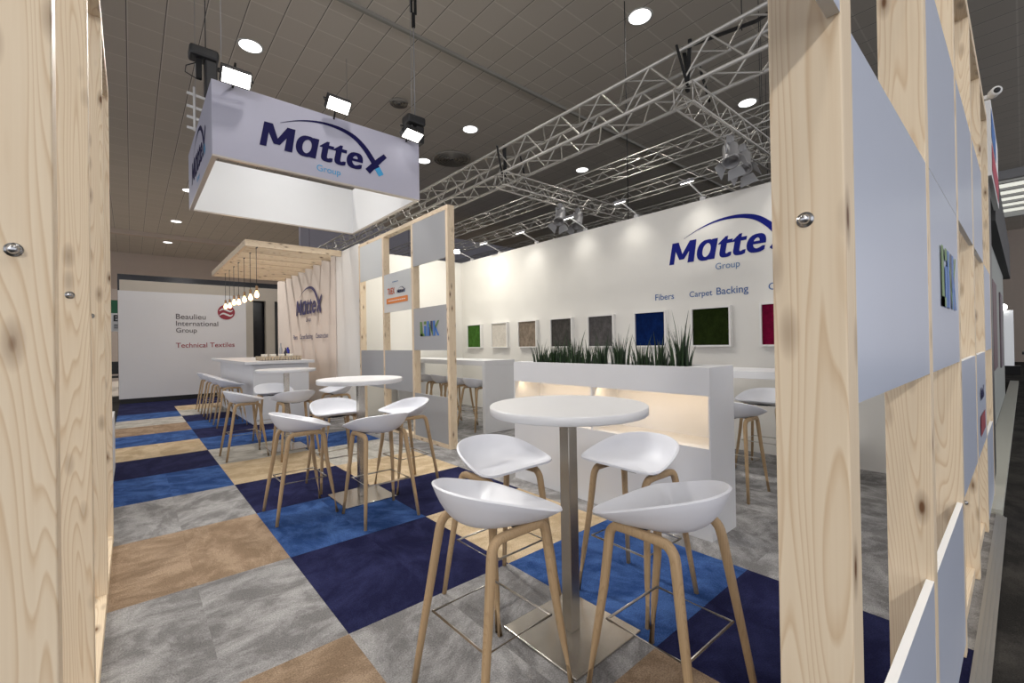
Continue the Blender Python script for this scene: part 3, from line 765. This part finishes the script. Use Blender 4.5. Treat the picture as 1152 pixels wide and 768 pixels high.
# lettering on the end wall
t = thing('end_wall_lettering', 'dark grey three line company name on the white end wall', 'wall lettering', (1.4, 15.24, 2))
for txt, w, z in (('Beaulieu', .68, 2.235), ('International', .975, 2.05), ('Group', .47, 1.865)):
    obj('lettering', place(text_bm(txt, w, None, .004), (.94, 15.25, z), (1, 0, 0), (0, 0, 1)), grey_ink, t)
tag(obj('wall_word', place(text_bm('Technical Textiles', 1.385, None, .008), (.932, 15.25, 1.445), (1, 0, 0), (0, 0, 1)), red_ink), 'dark red words across the white end wall', 'wall lettering')
t = thing('round_emblem', 'dark red striped ball emblem on the white end wall', 'emblem', (2.12, 15.25, 2.46))
bm = bmesh.new()
pts = [(.215*math.cos(2*PI*k/40), .215*math.sin(2*PI*k/40)) for k in range(40)]
obj('disc', place(polys([(pts, 0)]), (2.12, 15.25, 2.46), (1, 0, 0), (0, 0, 1)), red_ink, t)
for oz in (.055, -.075):
    obj('stripe', place(strip(smooth_pts([(-.17, oz-.02, .02), (-.08, oz+.035, .045), (.02, oz+.0, .05), (.10, oz-.03, .045), (.16, oz+.01, .02)])), (2.12, 15.25, 2.46), (1, 0, 0), (0, 0, 1), off=.005), booth_white, t)

# ================================================================== TRUSSES
def truss(name_label, p0, p1, s, r, pitch, side, sling_wires=True):
    """box truss: p0, p1 = lower corner line on the near side; side = unit vector across"""
    p0, p1, side = Vector(p0), Vector(p1), Vector(side)
    t = thing('lighting_truss', name_label, 'truss', p0, 'aluminium lighting trusses')
    z = Vector((0, 0, 1)); cs = [Vector((0, 0, 0)), side*s, side*s+z*s, z*s]
    for c in cs: obj('chord', rod(p0+c, p1+c, r, 8), alu, t)
    n = max(2, round((p1-p0).length/pitch)); d = (p1-p0)/n
    for a, b in ((0, 1), (1, 2), (2, 3), (3, 0)):
        bm = bmesh.new()
        for k in range(n):
            A, B = (cs[a], cs[b]) if k % 2 == 0 else (cs[b], cs[a])
            tube(bm, [p0+d*k+A, p0+d*(k+1)+B], r*.5, 5, caps=False)
        tube(bm, [p0+cs[a], p0+cs[b]], r*.6, 5); tube(bm, [p1+cs[a], p1+cs[b]], r*.6, 5)
        obj('lacing', bm, alu, t)
    if sling_wires:
        for u in (.03, .97): obj('suspension_wire', rod(p0.lerp(p1, u)+side*s/2+z*s, Vector((*(p0.lerp(p1, u)+side*s/2).xy, CEIL-.004)), .005, 5), black, t)
    return t
truss('heavy aluminium truss running across the ceiling above the partition', (4.3, 1.3, 4.0), (4.3, 15.8, 4.0), .38, .021, .33, (1, 0, 0))
truss('aluminium cross truss slung far along the heavy truss, dropping behind the sample wall', (4.22, 5.02, 3.77), (8.2, 5.02, 3.77), .20, .011, .2, (0, 1, 0), False)
truss('aluminium cross truss slung from the heavy truss beside the right post', (4.22, 2.10, 3.77), (8.2, 2.10, 3.77), .20, .011, .2, (0, 1, 0), False)
truss('nearest of three parallel trusses behind the sample wall', (6.75, 2.0, 4.45), (6.75, 16.2, 4.45), .24, .012, .3, (1, 0, 0))
truss('middle of three parallel trusses behind the sample wall', (8.2, 2.5, 4.5), (8.2, 16.2, 4.5), .24, .012, .3, (1, 0, 0))
truss('farthest of three parallel trusses behind the sample wall', (10.1, 3.1, 4.6), (10.1, 16.2, 4.6), .24, .012, .3, (1, 0, 0))
def sling(x, y, z0, z1, lb, kind):
    bm = bmesh.new()
    for dx, dy in ((-.03, -.05), (.02, .05)):
        tube(bm, [(x+dx, y+dy, z1), (x+dx+.02, y+dy*.4, (z0+z1)/2), (x+dx*.3, y, z0)], .022, 6)
    t = thing('lifting_strap', lb, 'strap', (x, y, z0), 'lifting straps on the heavy truss')
    obj('loop', bm, black_soft, t)
    for e in (-.045, .43): obj('strap_end', rod((4.3+e, y-.05, 3.96), (4.3+e, y+.06, 4.42), .014, 6), black_soft, t)
sling(4.35, 5.15, 3.96, 4.42, 'black strap round the heavy truss above the farther cross truss', 0)
sling(4.35, 2.22, 3.96, 4.45, 'black strap round the heavy truss above the nearer cross truss', 0)
tag(obj('hanging_cable', rod((6.2, 4.215, 2.9), (6.2, 4.215, CEIL-.004), .008, 6), black_soft), 'thin black cable hanging straight down past the heavy truss', 'cable')
bm = bmesh.new(); tube(bm, [(4.42, 1.3, 4.392), (4.48, 1.6, 4.392), (4.40, 1.9, 4.392), (4.36, 2.15, 4.41)], .018, 6)
tag(obj('power_cable', bm, black), 'black power cable lying along the heavy truss at the right post', 'cable')
def stage_spot(x, y, z, lb):
    t = thing('stage_spotlight', lb, 'stage light', (x, y, z), 'stage spotlights on the cross trusses')
    bm = bmesh.new(); tube(bm, [(x-.11, y, z-.22), (x-.11, y, z-.08), (x+.11, y, z-.08), (x+.11, y, z-.22)], .012, 6); bx(bm, x-.03, x+.03, y-.03, y+.03, z-.08, z+.02); obj('yoke', bm, grey_metal, t)
    ax = Vector((-.5, -.25, -.85)).normalized(); o = Vector((x, y, z-.17))
    obj('can', lat([(0, .0), (.07, 0), (.085, .03), (.085, .26), (.095, .27), (.095, .30), (.08, .30), (.075, .20), (0, .19)], o-ax*.12, ax, 20), grey_metal, t)
    for k in range(4):
        a = k*PI/2+.4; h = Vector((0, 0, 1)); e1 = ax.cross(h).normalized(); e2 = ax.cross(e1)
        dd = e1*math.cos(a)+e2*math.sin(a); tt = e1*-math.sin(a)+e2*math.cos(a); c0 = o+ax*.18+dd*.092
        bm = bmesh.new(); v = [bm.verts.new(c0+tt*.07+n*dd*.003) for n in (0, 1)] + [bm.verts.new(c0-tt*.07+n*dd*.003) for n in (0, 1)]
        c1 = c0+ax*.10+dd*.06; v += [bm.verts.new(c1+tt*.10+n*dd*.003) for n in (0, 1)] + [bm.verts.new(c1-tt*.10+n*dd*.003) for n in (0, 1)]
        for f in ((0, 2, 6, 4), (1, 3, 7, 5), (0, 1, 3, 2), (4, 5, 7, 6), (0, 1, 5, 4), (2, 3, 7, 6)): bm.faces.new([v[i] for i in f])
        obj('barn_door', bm, grey_metal, t)
stage_spot(5.55, 5.12, 3.75, 'left grey spotlight hanging from the farther cross truss'); stage_spot(6.0, 5.12, 3.75, 'right grey spotlight hanging from the farther cross truss')
stage_spot(5.3, 2.20, 3.75, 'left grey spotlight hanging from the nearer cross truss beside the right post'); stage_spot(5.65, 2.20, 3.75, 'right grey spotlight hanging from the nearer cross truss beside the right post')

# wall-top arm spots
arm_grey = plain('arm_white', (.6, .6, .6), .4, .3)
def arm_lamp(y, lb, dy=0.0, aim=(.34, 0, -.94), glow=None):
    t = thing('arm_spotlight', lb, 'spotlight', (5.87, y, 3.3), 'arm spotlights on the sample wall')
    hx, hy, hz = 5.48, y+dy, 3.46
    bm = bmesh.new(); tube(bm, [(5.91, y, 3.30), (5.91, y, 3.34), (5.86, y, 3.37), (hx+.03, hy, hz+.01)], .011, 6); obj('arm', bm, arm_grey, t)
    bm = bmesh.new(); bx(bm, 5.885, 5.935, y-.03, y+.03, 3.30, 3.35); obj('clamp', bm, arm_grey, t)
    d = Vector(aim).normalized(); q = d.to_track_quat('-Z', 'Y').to_matrix(); o = Vector((hx, hy, hz))
    bm = box(-.075, .075, -.05, .05, -.01, .03)
    for v in bm.verts: v.co = q @ v.co + o
    obj('head', bm, grey_metal, t, .005)
    bm = box(-.068, .068, -.043, .043, -.016, -.01)
    for v in bm.verts: v.co = q @ v.co + o
    obj('lens', bm, glow or led_white, t)
    light('arm_beam', 'SPOT', o+d*.03, P_WALL*4, (1, .96, .88), o+d, spot_size=1.7, spot_blend=1.0, shadow_soft_size=.06)
for y, lb in ((1.75, 'arm spotlight on the sample wall top hidden behind the right post'), (2.83, 'arm spotlight on the wall top above the big wall logo'), (3.87, 'arm spotlight on the wall top left of the big wall logo'), (4.88, 'arm spotlight on the wall top beside the hanging grey spotlights'),
              (6.08, 'arm spotlight on the wall top above the cream sample'), (7.2, 'arm spotlight on the wall top above the grass green sample')): arm_lamp(y, lb)
arm_lamp(8.2, 'dazzling arm spotlight at the far end of the sample wall beside the partition post', 0, (-.55, -.75, -.42), emit('lamp_dazzle', (1, .97, .9), 60))
# fill light without a fitting, brightens the room behind the partition and its walls
light('back_room_fill', 'AREA', (4.6, 7.0, 3.75), 42, (1, .95, .84), (4.7, 8.2, 0), shape='SQUARE', size=.3)

# ================================================================== CEILING FITTINGS
ring_mat = plain('downlight_rim', (.5, .5, .48), .4)
seen = ['round ceiling downlight just right of the left hoist', 'biggest round ceiling downlight near the top middle', 'round ceiling downlight right of the strapped cable', 'small round ceiling downlight above the sample wall logo', 'bright round ceiling downlight showing through the truss by the right post', 'round ceiling downlight at the right edge of the hanging sign', 'tiny far downlight beyond the heavy truss end',
        None, None, None, None, None, None, 'nearest far downlight under the hanging sign at left', 'second far downlight low at left', 'third far downlight low at left', 'farthest downlight low at left', 'far downlight above the pine canopy']
for (x, y), lb in zip(DOWN, seen):
    if not lb: continue
    t = thing('downlight', lb, 'downlight', (x, y, CEIL), 'round downlights in the ceiling')
    obj('rim', lat([(.185, -.004), (.215, -.012), (.22, 0), (.18, 0)], (x, y, CEIL), n=32), ring_mat, t)
    obj('lens', lat([(0, -.010), (.185, -.006), (.185, 0), (0, 0)], (x, y, CEIL), n=32), led_down, t)
vent = plain('vent_metal', (.27, .25, .22), .45, .3)
def diffuser(x, y, R, n, lb):
    t = thing('air_diffuser', lb, 'air diffuser', (x, y, CEIL))
    for k in range(n):
        r = R*(k+1)/n; obj('ring', lat([(r-.02, -.05), (r, -.012), (r+.012, -.012), (r-.01, -.055)], (x, y, CEIL), n=40), vent, t)
    obj('hub', lat([(0, -.06), (R*.5/n, -.05), (R*.5/n, -.008), (0, -.008)], (x, y, CEIL), n=24), plain('vent_dark', (.05, .05, .05), .6), t)
diffuser(7.35, 11.15, .55, 6, 'wide ringed air diffuser in the ceiling right of the hanging sign')
diffuser(4.72, 9.32, .20, 3, 'small round air diffuser left of the strapped cable')
diffuser(3.6, 13.8, .55, 5, 'ringed air diffuser in the ceiling over the bar')

# ================================================================== FAR LEFT OF THE HALL
t = thing('exit_sign', 'hanging green and white letter B hall sign at far left', 'sign', (-.4, 19.5, 2.6))
green = plain('sign_green', (.02, .16, .07), .5)
obj('green_board', box(-.85, -.18, 19.5, 19.55, 2.62, 3.05), green, t)
obj('white_board', box(-.85, -.18, 19.5, 19.55, 2.02, 2.62), panel_edge, t)
obj('lettering', place(text_bm('B', .15, None, .03), (-.43, 19.5, 2.36), (1, 0, 0), (0, 0, 1)), black, t)
bm = bmesh.new()
for k in range(3): bx(bm, .0, .16, .05*k, .05*k+.03, 0, .0008)
obj('fine_print', place(bm, (-.42, 19.5, 2.12), (1, 0, 0), (0, 0, 1)), grey_ink, t)
obj('hanger', rod((-.5, 19.52, 3.05), (-.5, 19.52, CEIL), .008, 6), black, t)
for k, (x, lb) in enumerate(((-.52, 'dark chair far off under the letter B sign, left one'), (-.16, 'dark chair far off beside the white end wall'))):
    t = thing('conference_chair', lb, 'chair', (x, 21+k, -.02), 'far dark chairs')
    y = 21+k
    obj('seat', box(x-.22, x+.22, y-.22, y+.22, .43, .50), black, t, .02); obj('backrest', box(x-.21, x+.21, y+.18, y+.23, .55, 1.0), black, t, .02)
    for sx in (-1, 1):
        for sy2 in (-1, 1): obj('leg', rod((x+.19*sx, y+.19*sy2, -.02), (x+.19*sx, y+.19*sy2, .44), .012, 6), grey_metal, t)
struct('wall_hall_left', box(-6, -.3, 27, 27.2, -.02, 4.2), plain('hall_left_wall', (.42, .36, .32), .8))

# ================================================================== NEIGHBOURING STAND ALONG THE AISLE (right)
pale_green = plain('pale_green_wall', (.36, .38, .35), .6)
struct('wall_neighbour', box(6.6, 15, .30, .40, .05, 2.75), pale_green)
tag(obj('dark_pillar', box(5.98, 6.5, .20, .42, .0, 3.2), plain('dark_pillar', (.07, .065, .06), .35), None, .01), 'dark upright pillar between the pine frame and the next stand', 'pillar')
t = thing('fascia_banner', 'red and blue banner sign on top of the next stand by the aisle', 'banner', (7, .2, 3))
obj('board', box(5.9, 7.6, .17, .21, 2.85, 3.55), panel_edge, t)
bm = polys([([(.05, .05), (1.6, .05), (1.6, .30), (.05, .30)], 0), ([(.05, .36), (1.0, .36), (1.0, .62), (.05, .62)], 1)])
obj('colour_field', place(bm, (5.9, .17, 2.85), (1, 0, 0), (0, 0, 1)), [plain('banner_red', (.45, .02, .06), .5), link_blue], t)
tag(obj('valance', box(7.7, 16, .20, .42, 2.75, 3.5), plain('valance_black', (.02, .02, .022), .6)), 'long black fascia along the top of the next stand', 'fascia')
for x, w, z0, z1, col, lb in ((9.2, 1.3, .9, 2.2, (.12, .05, .06), 'dark red poster on the pale wall of the next stand'), (12.2, 1.2, .8, 2.2, (.16, .12, .14), 'faded purple poster farther along the next stand')):
    tag(obj('poster', box(x, x+w, .28, .299, z0, z1), plain('poster_print', col, .5, noise=.4, scale=3)), lb, 'poster')
t = thing('security_camera', 'small white camera on the top edge of the right frame', 'camera', (5.2, .15, 3.3))
obj('housing', lat([(0, 0), (.03, 0), (.034, .02), (.034, .09), (.03, .10), (0, .10)], (5.25, .14, 3.33), (-1, -.3, -.1), 20), panel_edge, t)
obj('lens', lat([(0, .104), (.02, .104), (.02, .099), (0, .099)], (5.25, .14, 3.33), (-1, -.3, -.1), 16), black, t)
obj('bracket', box(5.22, 5.26, .15, .24, 3.30, 3.33), panel_edge, t)
t = thing('light_column', 'white lit display column standing far down the aisle', 'display', (24, .5, 0))
obj('column', box(24, 24.4, .25, .75, .3, 2.3), emit('lit_column', (.8, .82, .85), .35), t); obj('lamp', lat([(0, 0), (.12, 0), (.12, .1), (0, .1)], (24, .5, 2.42), (-1, 0, 0), 16), led_white, t); obj('base', box(23.9, 24.5, .1, .9, -.02, .3), black, t)
t = thing('skylight_louvre', 'bright slatted ceiling opening at the top right over the aisle', 'ceiling louvre', (25, -.3, 6.9))
obj('frame', (lambda b: (bx(b, 22.5, 30, .7, .9, 6.7, 7.0), bx(b, 22.5, 30, -2.2, -2.0, 6.7, 7.0), bx(b, 22.5, 22.7, -2, .7, 6.7, 7.0), bx(b, 29.8, 30, -2, .7, 6.7, 7.0), b)[-1])(bmesh.new()), grey_metal, t)
for k in range(5): obj('slat', box(23.6+1.2*k, 23.75+1.2*k, -2, .7, 6.82, 6.92), grey_metal, t)
obj('glowing_tray', box(22.7, 29.8, -2.0, .7, 6.93, 6.98), emit('louvre_glow', (.9, .9, .8), .8), t)
t = thing('aisle_display', 'dark low display table far along the aisle', 'display table', (20, -.2, 0))
obj('top', box(19, 20.4, -.6, .05, .85, .92), black, t); obj('leg', box(19.05, 19.12, -.55, 0, -.02, .85), grey_metal, t); obj('leg', box(20.28, 20.35, -.55, 0, -.02, .85), grey_metal, t)
